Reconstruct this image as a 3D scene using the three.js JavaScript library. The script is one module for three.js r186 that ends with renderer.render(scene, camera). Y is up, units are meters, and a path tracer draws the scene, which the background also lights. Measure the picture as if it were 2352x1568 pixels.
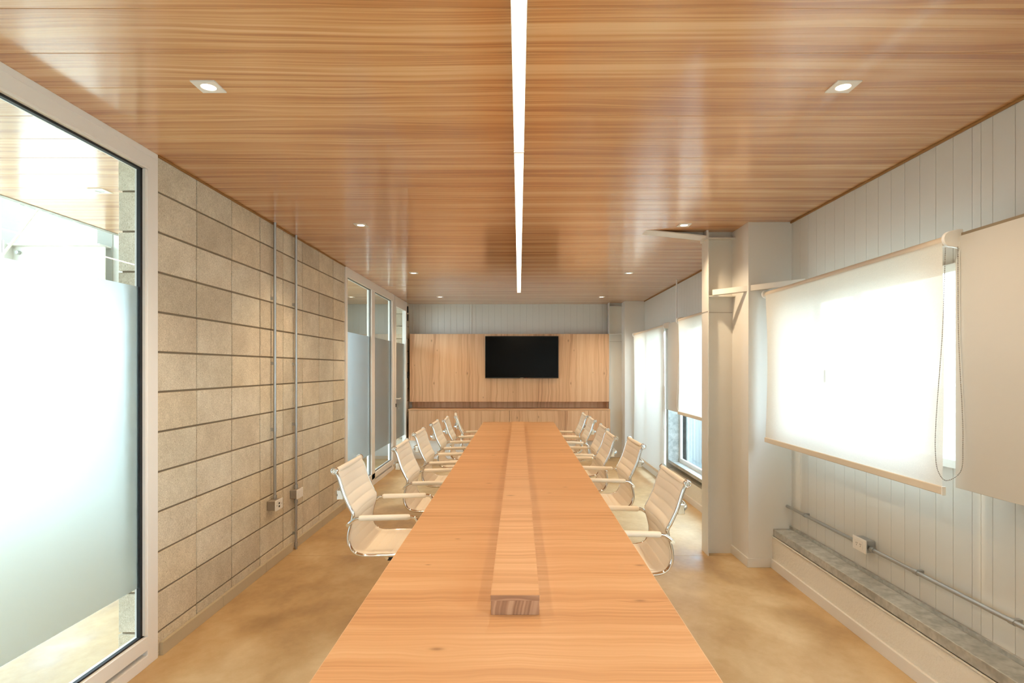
import * as THREE from 'three';
import { RoundedBoxGeometry } from 'three/addons/geometries/RoundedBoxGeometry.js';
import { mergeGeometries } from 'three/addons/utils/BufferGeometryUtils.js';
import { RectAreaLightUniformsLib } from 'three/addons/lights/RectAreaLightUniformsLib.js';

/* ------------------------------------------------------------------ camera, sky, exposure */
const FX = 1343, CX = 1192, CY = 846.5, EYE = 1.437;      // focal length and principal point in photo pixels, eye height
const scene = new THREE.Scene();
const camera = new THREE.PerspectiveCamera(2 * Math.atan(784 / FX) * 180 / Math.PI, 2352 / 1568, 0.05, 200);
camera.position.set(0, EYE, 0);
camera.lookAt(0, EYE, -10);
camera.setViewOffset(2352, 1568, 1176 - CX, 784 - CY, 2352, 1568);
camera.updateProjectionMatrix();
const renderer = new THREE.WebGLRenderer({ antialias: true });
renderer.toneMapping = THREE.LinearToneMapping;
renderer.toneMappingExposure = 2.2;
renderer.shadowMap.enabled = true;
renderer.shadowMap.type = THREE.PCFSoftShadowMap;
RectAreaLightUniformsLib.init();

{ // bright hazy sky, a little bluer overhead
  const w = 64, h = 32, d = new Float32Array(w * h * 4);
  for (let j = 0; j < h; j++) for (let i = 0; i < w; i++) {
    const up = Math.max(0, Math.sin(((j + 0.5) / h - 0.5) * Math.PI)), o = (j * w + i) * 4;
    d[o] = 0.80 - 0.24 * up; d[o + 1] = 0.94 - 0.12 * up; d[o + 2] = 1.11 + 0.04 * up; d[o + 3] = 1;
  }
  const sky = new THREE.DataTexture(d, w, h, THREE.RGBAFormat, THREE.FloatType);
  sky.mapping = THREE.EquirectangularReflectionMapping; sky.magFilter = THREE.LinearFilter; sky.needsUpdate = true;
  scene.background = sky;
  scene.backgroundIntensity = 5.6;
  const sun = new THREE.DirectionalLight(new THREE.Color().setRGB(1, 0.95, 0.87), 5);      // high over the yard on the hall side
  sun.position.set(-10, 25.5, -6.5); sun.target.position.set(0, 0, -4); sun.castShadow = true; sun.shadow.mapSize.set(4096, 4096);
  Object.assign(sun.shadow.camera, { left: -20, right: 20, top: 20, bottom: -20, near: 1, far: 60 }); scene.add(sun, sun.target);
}
const LED_COLOR = new THREE.Color().setRGB(1, 0.82, 0.59), LED_POWER = 11.8;      // ceiling bars
const SPOT_COLOR = new THREE.Color().setRGB(1, 0.78, 0.52), SPOT_POWER = 2.0;   // downlights

/* ------------------------------------------------------------------ helpers */
function rng(seed) { let s = seed >>> 0; return () => { s = (s + 0x6D2B79F5) >>> 0; let t = Math.imul(s ^ (s >>> 15), 1 | s); t = (t + Math.imul(t ^ (t >>> 7), 61 | t)) ^ t; return ((t ^ (t >>> 14)) >>> 0) / 4294967296; }; }
const used = new Map();
function numbered(name) { const n = used.get(name) ?? 0; used.set(name, n + 1); return n ? `${name}_${String(n).padStart(3, '0')}` : name; }
function tag(o, label, category, group, kind) { o.userData.label = label; o.userData.category = category; if (group) o.userData.group = group; if (kind) o.userData.kind = kind; return o; }
function shade(o) { o.traverse((m) => { if (m.isMesh) { m.castShadow = true; m.receiveShadow = true; } }); return o; }
function thing(name, label, category, pos = [0, 0, 0], turn = 0, group, kind) {
  const g = new THREE.Group(); g.name = numbered(name); g.position.set(...pos); g.rotation.y = turn; scene.add(g);
  return tag(g, label, category, group, kind);
}
function part(parent, name, geo, mat) { const m = new THREE.Mesh(geo, mat); m.name = name; m.castShadow = m.receiveShadow = true; parent.add(m); return m; }
function solo(name, geo, mat, label, category, group, kind) { const m = part(scene, numbered(name), geo, mat); return tag(m, label, category, group, kind); }
const structure = (name, label, category = 'wall') => thing(name, label, category, [0, 0, 0], 0, undefined, 'structure');

/** uv in metres from the dominant axis of each vertex normal; swap turns the grain, du/dv move the pattern. */
function metreUV(g, swap = '', du = 0, dv = 0) {
  if (g.index) g = g.toNonIndexed();
  const p = g.attributes.position, n = g.attributes.normal, uv = new Float32Array(p.count * 2);
  for (let f = 0; f < p.count; f += 3) {
    const ax = [0, 1, 2].map((k) => Math.abs(n.getComponent(f, k) + n.getComponent(f + 1, k) + n.getComponent(f + 2, k)));
    const a = ax[0] > ax[1] && ax[0] > ax[2] ? 'x' : ax[1] > ax[2] ? 'y' : 'z';
    for (let k = f; k < f + 3; k++) {
      let u = a === 'x' ? p.getZ(k) : p.getX(k), v = a === 'y' ? p.getZ(k) : p.getY(k);
      if (swap.includes(a)) [u, v] = [v, u];
      uv[k * 2] = u + du; uv[k * 2 + 1] = v + dv;
    }
  }
  g.setAttribute('uv', new THREE.BufferAttribute(uv, 2));
  return g;
}
/** box between two corners in room coordinates; D is the distance ahead of the camera (z = -D). */
function bx(x0, x1, y0, y1, d0, d1, r = 0, swap = '', du = 0, dv = 0) {
  const w = Math.abs(x1 - x0), h = Math.abs(y1 - y0), d = Math.abs(d1 - d0);
  const g = r > 0 ? new RoundedBoxGeometry(w, h, d, 1, Math.min(r, w / 2.01, h / 2.01, d / 2.01)) : new THREE.BoxGeometry(w, h, d);
  g.translate((x0 + x1) / 2, (y0 + y1) / 2, -(d0 + d1) / 2);
  return metreUV(g, swap, du, dv);
}
/** the same, about its own origin. */
function lb(w, h, d, x = 0, y = 0, z = 0, r = 0, swap = '') { return bx(x - w / 2, x + w / 2, y - h / 2, y + h / 2, -z - d / 2, -z + d / 2, r, swap); }
function flat(g) { return g.index ? g.toNonIndexed() : g; }
function merge(list) {
  return mergeGeometries(list.map((g) => { g = flat(g); for (const k of Object.keys(g.attributes)) if (!['position', 'normal', 'uv'].includes(k)) g.deleteAttribute(k); return g; }));
}
function cyl(r0, r1, len, axis = 'y', seg = 20) { const g = new THREE.CylinderGeometry(r0, r1, len, seg); if (axis === 'x') g.rotateZ(Math.PI / 2); if (axis === 'z') g.rotateX(Math.PI / 2); return g; }
function tube(points, r, seg = 60, sides = 10, tension = 0.5, type = 'catmullrom') {
  return new THREE.TubeGeometry(new THREE.CatmullRomCurve3(points.map((p) => new THREE.Vector3(...p)), false, type, tension), seg, r, sides, false);
}
const at = (px, py, D) => [(px - CX) / FX * D, EYE - (py - CY) / FX * D, -D];     // photo pixel at a known distance

/* ------------------------------------------------------------------ textures */
function noise2(seed) {
  const r = rng(seed), T = new Float32Array(65536); for (let i = 0; i < 65536; i++) T[i] = r();
  return (x, y, px, py) => {
    let xi = Math.floor(x), yi = Math.floor(y); const fx = x - xi, fy = y - yi, u = fx * fx * (3 - 2 * fx), v = fy * fy * (3 - 2 * fy);
    const x1 = ((xi + 1) % px + px) % px, y1 = ((yi + 1) % py + py) % py; xi = (xi % px + px) % px; yi = (yi % py + py) % py;
    const h = (a, b) => T[(a * 374 + b * 6689 + ((a * b) & 1023) * 31) & 65535];
    const a = h(xi, yi), b = h(x1, yi), c = h(xi, y1), d = h(x1, y1);
    return a + (b - a) * u + (c - a) * v + (a - b - c + d) * u * v;
  };
}
const mixc = (a, b, t) => [a[0] + (b[0] - a[0]) * t, a[1] + (b[1] - a[1]) * t, a[2] + (b[2] - a[2]) * t];
function dataTex(w, h, paint, srgb = true) {
  const d = new Uint8Array(w * h * 4);
  for (let j = 0; j < h; j++) for (let i = 0; i < w; i++) { const c = paint((i + 0.5) / w, (j + 0.5) / h, i, j), o = (j * w + i) * 4; d[o] = c[0]; d[o + 1] = c[1]; d[o + 2] = c[2]; d[o + 3] = 255; }
  const t = new THREE.DataTexture(d, w, h, THREE.RGBAFormat);
  t.wrapS = t.wrapT = THREE.RepeatWrapping; t.magFilter = THREE.LinearFilter; t.minFilter = THREE.LinearMipmapLinearFilter; t.generateMipmaps = true;
  if (srgb) t.colorSpace = THREE.SRGBColorSpace;
  t.needsUpdate = true; return t;
}
function sized(t, mu, mv) { t.repeat.set(1 / mu, 1 / mv); return t; }
/** wood: u along the grain. su, sv: metres the texture covers. */
function wood({ w, h, su, sv, seed, dark, mid, light, bands, warp, knots = 0, power = 1, fine = 0.12 }) {
  const n = noise2(seed), r = rng(seed + 5), K = [];
  for (let k = 0; k < knots; k++) K.push([r() * su, r() * sv, 0.010 + r() * 0.012, 0.05 + r() * 0.06]);
  return sized(dataTex(w, h, (a, b) => {
    let u = a * su, v = b * sv, spot = 0;
    for (const [ku, kv, rad, len] of K) {
      const du = u - ku, dv = v - kv, g = Math.exp(-(du * du) / (len * len) - (dv * dv) / (rad * rad * 9));
      v -= Math.sign(dv || 1) * rad * 0.8 * g; spot = Math.max(spot, Math.exp(-(du * du) / (rad * rad * 0.7) - (dv * dv) / (rad * rad * 0.18)));
    }
    const wv = v + warp * (n(a * 5, b * sv * 4, 5, Math.round(sv * 4)) - 0.5) + warp * 0.35 * (n(a * 17 + 3, b * sv * 12, 17, Math.round(sv * 12)) - 0.5);
    let s = 0, tot = 0;
    for (const [fu, fv, amp] of bands) { const pu = Math.max(1, Math.round(fu * su)), pv = Math.round(fv * sv); s += amp * n(u / su * pu + fv, wv / sv * pv, pu, pv); tot += amp; }
    s = Math.min(1, Math.max(0, (s / tot - 0.5) * power + 0.5));
    const pore = n(u / su * Math.round(su * 6), wv / sv * Math.round(sv * 400), Math.round(su * 6), Math.round(sv * 400));
    s = Math.min(1, Math.max(0, s + fine * (pore - 0.5)));
    let c = s < 0.5 ? mixc(dark, mid, s * 2) : mixc(mid, light, s * 2 - 1);
    if (spot > 0.02) c = mixc(c, dark.map((x) => x * 0.8), Math.min(1, spot) * 0.75);
    return c;
  }), su, sv);
}
const texCeiling = wood({ w: 2048, h: 1024, su: 4, sv: 1, seed: 11, dark: [180, 120, 68], mid: [216, 162, 106], light: [236, 196, 146], bands: [[0.5, 16, 0.34], [1, 52, 0.34], [1.5, 150, 0.32]], warp: 0.034, power: 1.8, fine: 0.26 });
const texTable = wood({ w: 1024, h: 2048, su: 1, sv: 3.2, seed: 23, dark: [192, 140, 94], mid: [216, 166, 118], light: [228, 184, 138], bands: [[1, 9, 0.26], [2, 50, 0.38], [3, 170, 0.36]], warp: 0.022, power: 1.05, knots: 11, fine: 0.14 });
const texOak = wood({ w: 1024, h: 2048, su: 2, sv: 2.2, seed: 37, dark: [186, 140, 104], mid: [222, 178, 138], light: [234, 198, 160], bands: [[0.5, 6, 0.28], [1, 40, 0.38], [2, 150, 0.34]], warp: 0.032, power: 1.2, knots: 16, fine: 0.18 });
const nb = noise2(71);
const blockN = (a, b) => { // coarse sand and open pores, 0.8 m square
  const f1 = nb(a * 300, b * 300, 300, 300), f2 = nb(a * 130 + 7, b * 130, 130, 130), f3 = nb(a * 6, b * 6, 6, 6), f4 = nb(a * 22, b * 22 + 4, 22, 22);
  return [f1, f2, f3, f4];
};
const texBlock = sized(dataTex(1024, 1024, (a, b) => {
  const [f1, f2, f3, f4] = blockN(a, b); let t = 0.5 + (f1 - 0.5) * 0.36 + (f2 - 0.5) * 0.28 + (f3 - 0.5) * 0.22 + (f4 - 0.5) * 0.14;
  if (f2 > 0.86 && f1 < 0.55) t -= 0.42; if (f1 > 0.93) t += 0.16;
  return mixc([184, 170, 146], [255, 246, 226], Math.min(1, Math.max(0, t)));
}), 0.8, 0.8);
const bumpBlock = sized(dataTex(1024, 1024, (a, b) => { const [f1, f2] = blockN(a, b); const v = 255 * Math.min(1, Math.max(0, 0.55 + 0.45 * (f1 - 0.5) - (f2 > 0.84 ? 0.6 : 0))); return [v, v, v]; }, false), 0.8, 0.8);
const nf = noise2(91);
const floorF = (a, b) => {
  const w = 0.35 * (nf(a * 5, b * 5 + 9, 5, 5) - 0.5);
  const big = nf(a * 7 + w * 3, b * 7, 7, 7), m1 = nf(a * 23 + w * 6, b * 17 - w * 5, 23, 17), m2 = nf(a * 60 + w * 10, b * 42, 60, 42), m3 = nf(a * 190, b * 150, 190, 150), g = nf(a * 700, b * 700, 700, 700);
  return [big, m1, m2, m3, g];
};
const texFloor = sized(dataTex(2048, 2048, (a, b) => {
  const [big, m1, m2, m3, g] = floorF(a, b); let t = 0.5 + (big - 0.5) * 0.55 + (m1 - 0.5) * 0.5 + (m2 - 0.5) * 0.28 + (m3 - 0.5) * 0.13 + (g - 0.5) * 0.06;
  t = Math.min(1, Math.max(0, t));
  return t < 0.5 ? mixc([156, 124, 84], [192, 160, 114], t * 2) : mixc([192, 160, 114], [218, 194, 154], t * 2 - 1);
}), 5.2, 5.2);
const roughFloor = sized(dataTex(512, 512, (a, b) => { const [, m1, m2] = floorF(a, b); const v = 255 * (0.36 + 0.22 * m1 + 0.14 * m2); return [v, v, v]; }, false), 5.2, 5.2);
const ng = noise2(131);
const galv = (a, b) => 0.5 * ng(a * 24, b * 24, 24, 24) + 0.3 * ng(a * 70, b * 70, 70, 70) + 0.2 * ng(a * 6, b * 6, 6, 6);
const texGalv = sized(dataTex(512, 512, (a, b) => mixc([162, 162, 156], [198, 198, 192], Math.min(1, Math.max(0, (galv(a, b) - 0.5) * 1.8 + 0.5)))), 0.8, 0.8);
const np = noise2(151);
const bumpPlaster = sized(dataTex(512, 512, (a, b) => { const v = 255 * (0.6 * np(a * 60, b * 60, 60, 60) + 0.4 * np(a * 160, b * 160, 160, 160)); return [v, v, v]; }, false), 0.8, 0.8);
const texWeave = sized(dataTex(256, 256, (a, b, i, j) => { const v = 226 + ((i >> 1) + (j >> 1)) % 2 * 14 + 10 * (np(a * 30, b * 90, 30, 90) - 0.5); return [v, v * 0.975, v * 0.925]; }), 0.1, 0.1);
const texEdge = wood({ w: 512, h: 256, su: 0.5, sv: 0.25, seed: 53, dark: [146, 104, 74], mid: [172, 128, 96], light: [192, 150, 116], bands: [[2, 60, 0.5], [4, 200, 0.5]], warp: 0.02, power: 1.6, fine: 0.2 });

/* ------------------------------------------------------------------ materials */
const std = (o) => new THREE.MeshStandardMaterial(o), phy = (o) => new THREE.MeshPhysicalMaterial(o);
const M = {
  ceiling: phy({ map: texCeiling, roughness: 0.42, clearcoat: 1, clearcoatRoughness: 0.14 }),
  table: phy({ map: texTable, roughness: 0.46, specularIntensity: 0.7 }),
  oak: std({ map: texOak, roughness: 0.5 }),
  edge: std({ map: texEdge, roughness: 0.6 }),
  trimWood: std({ color: 0x9c6f3a, roughness: 0.5 }),
  floor: phy({ map: texFloor, roughness: 1, roughnessMap: roughFloor }),
  tile: std({ color: 0xc2b396, roughness: 0.6, bumpMap: bumpPlaster, bumpScale: 0.0006 }),
  edgeBand: std({ color: 0xe6c49c, roughness: 0.5 }),
  fence: std({ color: 0x9aa0a4, roughness: 0.5 }),
  mortar: std({ color: 0x8d7d66, roughness: 0.95 }),
  white: std({ color: 0xe6e4de, roughness: 0.55 }),
  panel: phy({ color: 0xd9d6ce, roughness: 0.38 }),
  panelGap: std({ color: 0xa9a69c, roughness: 0.7 }),
  plaster: std({ color: 0xe2dccf, roughness: 0.8, bumpMap: bumpPlaster, bumpScale: 0.0016 }),
  paint: phy({ color: 0xe4e0d8, roughness: 0.42 }),
  steelPaint: phy({ color: 0xdfdbd2, roughness: 0.38 }),
  alu: phy({ color: 0xf3f0eb, roughness: 0.34 }),
  sealant: std({ color: 0x74726c, roughness: 0.6 }),
  gasket: std({ color: 0x14161a, roughness: 0.6 }),
  dark: std({ color: 0x0c0c0d, roughness: 0.7 }),
  galv: phy({ map: texGalv, metalness: 0.45, roughness: 0.5 }),
  conduit: phy({ color: 0xb4b6b6, metalness: 0.85, roughness: 0.34 }),
  plate: phy({ color: 0xf1efea, roughness: 0.3 }),
  boxGrey: std({ color: 0x9a8f80, roughness: 0.6 }),
  glass: phy({ color: 0xdbe6e2, transmission: 1, roughness: 0, thickness: 0, ior: 1.5 }),
  film: phy({ color: 0xc8cecd, transmission: 1, roughness: 0.36, thickness: 0.002, ior: 1.4 }),
  blind: phy({ map: texWeave, transmission: 0.34, roughness: 0.94, thickness: 0, ior: 1.3, specularIntensity: 0.25 }),
  blindBar: std({ color: 0xddcfba, roughness: 0.5 }),
  board: phy({ color: 0xc6c0b5, roughness: 0.33 }),
  bead: phy({ color: 0x9a948c, metalness: 0.6, roughness: 0.35 }),
  chrome: phy({ color: 0xe6e6e4, metalness: 1, roughness: 0.09 }),
  leather: phy({ color: 0xf6ecda, roughness: 0.48, specularIntensity: 0.8 }),
  black: std({ color: 0x17171a, roughness: 0.5 }),
  tvScreen: phy({ color: 0x030303, roughness: 0.2, specularIntensity: 0.25 }),
  tvFrame: std({ color: 0x0a0a0b, roughness: 0.35 }),
  ledBody: std({ color: 0xe8e4dd, roughness: 0.4 }),
  ledGlow: std({ color: 0xffffff, emissive: LED_COLOR, emissiveIntensity: 3.0, roughness: 0.6 }),
  spotGlow: std({ color: 0xffffff, emissive: SPOT_COLOR, emissiveIntensity: 9.0, roughness: 0.6 }),
  spotOff: phy({ color: 0xc9ced0, metalness: 0.4, roughness: 0.3 }),
  red: std({ color: 0xb01808, emissive: 0xff2010, emissiveIntensity: 0.6 }),
  ground: std({ color: 0xb0aca0, roughness: 0.9 }),
  roof: std({ color: 0xe8ecec, roughness: 0.6 }),
};
const blockMats = [[1, 1, 1], [0.93, 0.90, 0.87], [1.0, 0.97, 0.92], [0.84, 0.82, 0.79], [0.97, 0.98, 0.98]].map(([r, g, b]) => std({ map: texBlock, color: new THREE.Color().setRGB(r, g, b), roughness: 0.95, bumpMap: bumpBlock, bumpScale: 0.0022 }));

/* ------------------------------------------------------------------ room dimensions (metres; D = distance ahead of the camera) */
const XL = -1.803, XR = 1.975, CEIL = 2.5, DB = 9.63, DN = -2.4;     // left and right wall faces, ceiling, far wall, wall behind the camera

/* floor: slabs with a saw-cut joint at D 4.5 */
{
  const f = structure('floor', 'polished beige concrete floor with cloudy trowel marks and a saw-cut joint', 'floor');
  const cuts = [DN - 0.1, 4.498, DB + 0.3], cutsX = [-4.6, XR + 0.25];
  for (let i = 0; i < 2; i++) part(f, 'slab', bx(cutsX[0], cutsX[1], -0.12, 0, cuts[i], cuts[i + 1] - 0.004), M.floor);
  part(f, 'joint_filler', bx(cutsX[0], cutsX[1], -0.1, -0.004, 4.490, 4.500), M.mortar);
}
/* ceiling: boards across the room */
{
  const c = structure('ceiling', 'glossy wood-grain plank ceiling with boards laid across the room', 'ceiling');
  const r = rng(3), P = 0.2445, variants = [];
  for (let k = 0; k < 9; k++) variants.push(metreUV(new RoundedBoxGeometry(XR - XL + 0.02, 0.012, P - 0.0012, 1, 0.0018), '', r() * 4, r()));
  for (let d = 1.7266 - 17 * P, k = 0; d < DB; d += P, k++) {
    const m = part(c, 'board', variants[(k * 4 + (r() * 3 | 0)) % 9], M.ceiling); m.position.set((XR + XL) / 2, CEIL + 0.006, -(d + P / 2));
  }
  part(c, 'ceiling_deck', bx(XL, XR + 0.1, CEIL + 0.0125, CEIL + 0.16, DN - 0.1, DB + 0.1), M.trimWood);
  const h = structure('ceiling_hall', 'glossy wood-grain plank ceiling over the hall behind the glass', 'ceiling');
  const hv = []; for (let k = 0; k < 5; k++) hv.push(metreUV(new RoundedBoxGeometry(1.17, 0.012, P - 0.0012, 1, 0.0018), '', r() * 4, r()));
  for (let d = 1.7266 - 17 * P, k = 0; d < DB; d += P, k++) { const m = part(h, 'board', hv[(k * 2) % 5], M.ceiling); m.position.set(-2.58, CEIL + 0.006, -(d + P / 2)); }
  part(h, 'ceiling_deck', bx(-3.165, XL, CEIL + 0.0125, CEIL + 0.12, DN - 0.1, DB + 0.1), M.roof);
  part(h, 'edge_channel', merge([bx(-3.205, -3.165, CEIL - 0.004, CEIL + 0.0, DN, DB), bx(-3.172, -3.166, CEIL, CEIL + 0.13, DN, DB), bx(-3.205, -3.17, CEIL + 0.126, CEIL + 0.13, DN, DB)]), M.galv);
}
/* ceiling trims */
{
  solo('trim_1', bx(XL, XL + 0.012, CEIL - 0.010, CEIL, 2.91, 6.05, 0.003), M.trimWood, 'thin wood-coloured bead between block wall and ceiling', 'trim', undefined, 'structure');
  solo('trim_2', bx(XR - 0.012, XR, CEIL - 0.012, CEIL, DN, 4.236, 0.003), M.trimWood, 'thin wood-coloured bead above panelled wall by large blind', 'trim', undefined, 'structure');
  solo('trim_3', bx(XR - 0.012, XR, CEIL - 0.012, CEIL, 4.70, 9.18, 0.003), M.trimWood, 'thin wood-coloured bead above wall between the two steel columns', 'trim', undefined, 'structure');
}

/* ------------------------------------------------------------------ left wall: stack-bonded concrete blocks */
{
  const w = structure('wall_left', 'stack-bonded rough concrete block wall with raked joints');
  const r = rng(17), J = 0.010, T = 0.19;
  function block(d0, d1, y0, y1, k) {
    const g = new RoundedBoxGeometry(T, y1 - y0, d1 - d0, 1, 0.0032);
    const m = part(w, 'block', metreUV(g, '', r() * 0.8, r() * 0.8), blockMats[k]);
    m.position.set(XL - T / 2 + (r() - 0.5) * 0.0024, (y0 + y1) / 2, -(d0 + d1) / 2); m.rotation.y = (r() - 0.5) * 0.006;
  }
  const rows = [0]; for (let y = 0.12; y < 2.4; y += 0.2) rows.push(y); rows.push(CEIL + J / 2);
  const cols = [2.909 - J / 2]; for (let d = 3.2735; d < 5.9; d += 0.4) cols.push(d); cols.push(6.055);
  for (let j = 0; j + 1 < rows.length; j++) for (let i = 0; i + 1 < cols.length; i++) {
    const q = r(); block(cols[i] + J / 2, cols[i + 1] - J / 2, rows[j] + (j ? J / 2 : 0), rows[j + 1] - J / 2, q < 0.32 ? 0 : q < 0.52 ? 1 : q < 0.75 ? 2 : q < 0.86 ? 3 : 4);
  }
  for (let j = 0; j + 1 < rows.length; j++) block(9.40, DB - 0.004, rows[j] + (j ? J / 2 : 0), rows[j + 1] - J / 2, j % 4);
  part(w, 'mortar', merge([bx(XL - T + 0.012, XL - 0.009, 0, CEIL, 2.922, 6.045), bx(XL - T + 0.012, XL - 0.009, 0, CEIL, 9.41, DB - 0.004)]), M.mortar);
  part(w, 'plain_end', bx(XL - T, XL, 0, CEIL, DN, 0.62), M.plaster);
}
/* skirting of cut tiles along the block wall */
{
  const b = structure('baseboard_left', 'low beige tile skirting along the foot of block wall', 'skirting'), r = rng(8);
  const run = [[2.93, 3.53], [3.53, 4.13], [4.13, 4.625], [4.70, 5.306], [5.306, 5.906], [5.906, 6.05]];
  for (const [a, z] of run) part(b, 'tile', metreUV(bx(XL, XL + 0.019, 0, 0.066, a + 0.0015, z - 0.0015, 0.0015), '', r() * 5, r() * 5), M.tile);
}

/* ------------------------------------------------------------------ right and far wall: ribbed insulated panels */
function strips(parent, axis, a0, a1, y0, y1, pos, pitch = 0.111, phase = 0, mat = M.panel) {
  for (let a = Math.ceil((a0 - phase) / pitch) * pitch + phase - pitch; a < a1 - 1e-6; a += pitch) {
    const s = Math.max(a, a0), e = Math.min(a + pitch, a1); if (e - s < 0.004) continue;
    const g = axis === 'z' ? bx(pos, pos + 0.006, y0, y1, s + 0.0009, e - 0.0009, 0.0008) : bx(s + 0.0009, e - 0.0009, y0, y1, pos, pos + 0.006, 0.0008);
    part(parent, 'panel', g, mat);
  }
}
const WIN1 = { d0: 2.50, d1: 4.0, y0: 1.0, y1: 1.90 }, WIN2 = { d0: 4.72, d1: 7.16, y0: 0.30, y1: 1.95 }, WIN4 = { d0: -2.25, d1: 0.85, y0: 0.30, y1: 2.2 }, WIN3 = { d0: 7.24, d1: 8.98, y0: 0.10, y1: 1.95 };
{
  const w = structure('wall_right', 'pale grey wall of narrow vertical metal panels');
  const PH = 2.327;
  strips(w, 'z', DN, WIN4.d0, 0, CEIL, XR, 0.111, PH); strips(w, 'z', WIN4.d0, WIN4.d1, 0, WIN4.y0, XR, 0.111, PH); strips(w, 'z', WIN4.d0, WIN4.d1, WIN4.y1, CEIL, XR, 0.111, PH); strips(w, 'z', WIN4.d1, WIN1.d0, 0, CEIL, XR, 0.111, PH);
  strips(w, 'z', WIN1.d0, WIN1.d1, 0, WIN1.y0, XR, 0.111, PH); strips(w, 'z', WIN1.d0, WIN1.d1, WIN1.y1, CEIL, XR, 0.111, PH);
  strips(w, 'z', WIN1.d1, WIN2.d0, 0, CEIL, XR, 0.111, PH);
  strips(w, 'z', WIN2.d0, WIN3.d1, WIN2.y1, CEIL, XR, 0.111, PH);
  strips(w, 'z', WIN3.d1, DB, 0, CEIL, XR, 0.111, PH);
  const a = XR + 0.0065, b = XR + 0.09;
  part(w, 'core', merge([bx(a, b, 0, CEIL, DN, WIN4.d0), bx(a, b, 0, WIN4.y0, WIN4.d0, WIN4.d1), bx(a, b, WIN4.y1, CEIL, WIN4.d0, WIN4.d1), bx(a, b, 0, CEIL, WIN4.d1, WIN1.d0), bx(a, b, 0, WIN1.y0, WIN1.d0, WIN1.d1), bx(a, b, WIN1.y1, CEIL, WIN1.d0, WIN1.d1), bx(a, b, 0, CEIL, WIN1.d1, WIN2.d0),
    bx(a, b, WIN2.y1, CEIL, WIN2.d0, WIN3.d1), bx(a, b, 0, WIN2.y0, WIN2.d0, WIN2.d1), bx(a, b, 0, CEIL, WIN2.d1, WIN3.d0), bx(a, b, 0, WIN3.y0, WIN3.d0, WIN3.d1), bx(a, b, 0, CEIL, WIN3.d1, DB + 0.1)]), M.panelGap);
  const k = structure('wall_back', 'pale grey panelled far wall above the wood television panel');
  strips(k, 'x', XL - 0.19, XR, 0, CEIL, DB, 0.104, 0.02, M.panel);
  part(k, 'core', bx(-3.3, XR + 0.1, 0, CEIL + 0.2, DB + 0.0065, DB + 0.1), M.panelGap);
  part(k, 'corner_flashing', bx(XL, XL + 0.065, 0.3, CEIL, DB - 0.02, DB, 0.002), M.steelPaint);
  part(k, 'joint_cover', bx(-0.795, -0.78, 1.9, CEIL, DB - 0.008, DB, 0.002), M.white);
  part(k, 'corner_pipe', cyl(0.006, 0.006, 0.5, 'y', 10).translate(-1.728, 2.245, -(DB - 0.03)), M.plate);
  const n = structure('wall_front', 'plain white wall closing the room behind the viewer');
  part(n, 'panel', bx(-4.6, XR + 0.1, 0, CEIL + 1.0, DN - 0.1, DN), M.white);
}

/* ------------------------------------------------------------------ plinth, sill channel and skirting on the window side */
{
  const p = structure('trim_4', 'low rough plastered kerb with white skirting below large blind', 'kerb');
  part(p, 'kerb', bx(1.835, XR, 0, 0.222, DN, 4.236), M.plaster);
  part(p, 'kerb_edge', tube([[1.836, 0.222, -DN], [1.837, 0.223, -2], [1.835, 0.221, -3.2], [1.837, 0.222, -4.234]], 0.006, 40, 8), M.plaster);
  part(p, 'skirting', bx(1.82, 1.835, 0, 0.065, DN, 4.225, 0.002), M.paint);
  const c = structure('trim_5', 'weathered galvanized steel channel lying on the kerb', 'channel');
  part(c, 'channel', bx(1.840, XR - 0.004, 0.229, 0.279, DN, 4.236, 0.004), M.galv);
  part(c, 'wall_angle', bx(XR - 0.014, XR - 0.001, 0.279, 0.300, DN, 4.236, 0.001), M.galv);
  const q = structure('trim_6', 'low plastered kerb with white skirting under the half-open blind', 'kerb');
  part(q, 'kerb', bx(1.835, XR, 0, 0.222, 4.64, WIN2.d1), M.plaster);
  part(q, 'skirting', bx(1.82, 1.835, 0, 0.065, 4.64, WIN2.d1, 0.002), M.paint);
  const s = structure('trim_7', 'white kerb under the long floor-length blind', 'kerb');
  part(s, 'kerb', bx(1.82, XR, 0, 0.10, WIN2.d1, 9.18, 0.002), M.paint);
}
/* pilasters */
function pilaster(name, D, depth, label) {
  const p = structure(name, label, 'pilaster');
  part(p, 'shaft', bx(1.662, XR + 0.003, 0, CEIL, D, D + depth, 0.002), M.paint);
  part(p, 'skirting', merge([bx(1.652, 1.835, 0, 0.066, D - 0.010, D, 0.002), bx(1.652, 1.662, 0, 0.066, D, D + depth, 0.002)]), M.paint);
  return p;
}
pilaster('wall_pilaster_near', 4.236, 0.46, 'white boxed pilaster beside the edge of large blind');
pilaster('wall_pilaster_far', 9.18, 0.45, 'white boxed pilaster at the far corner beside long blind');

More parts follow.
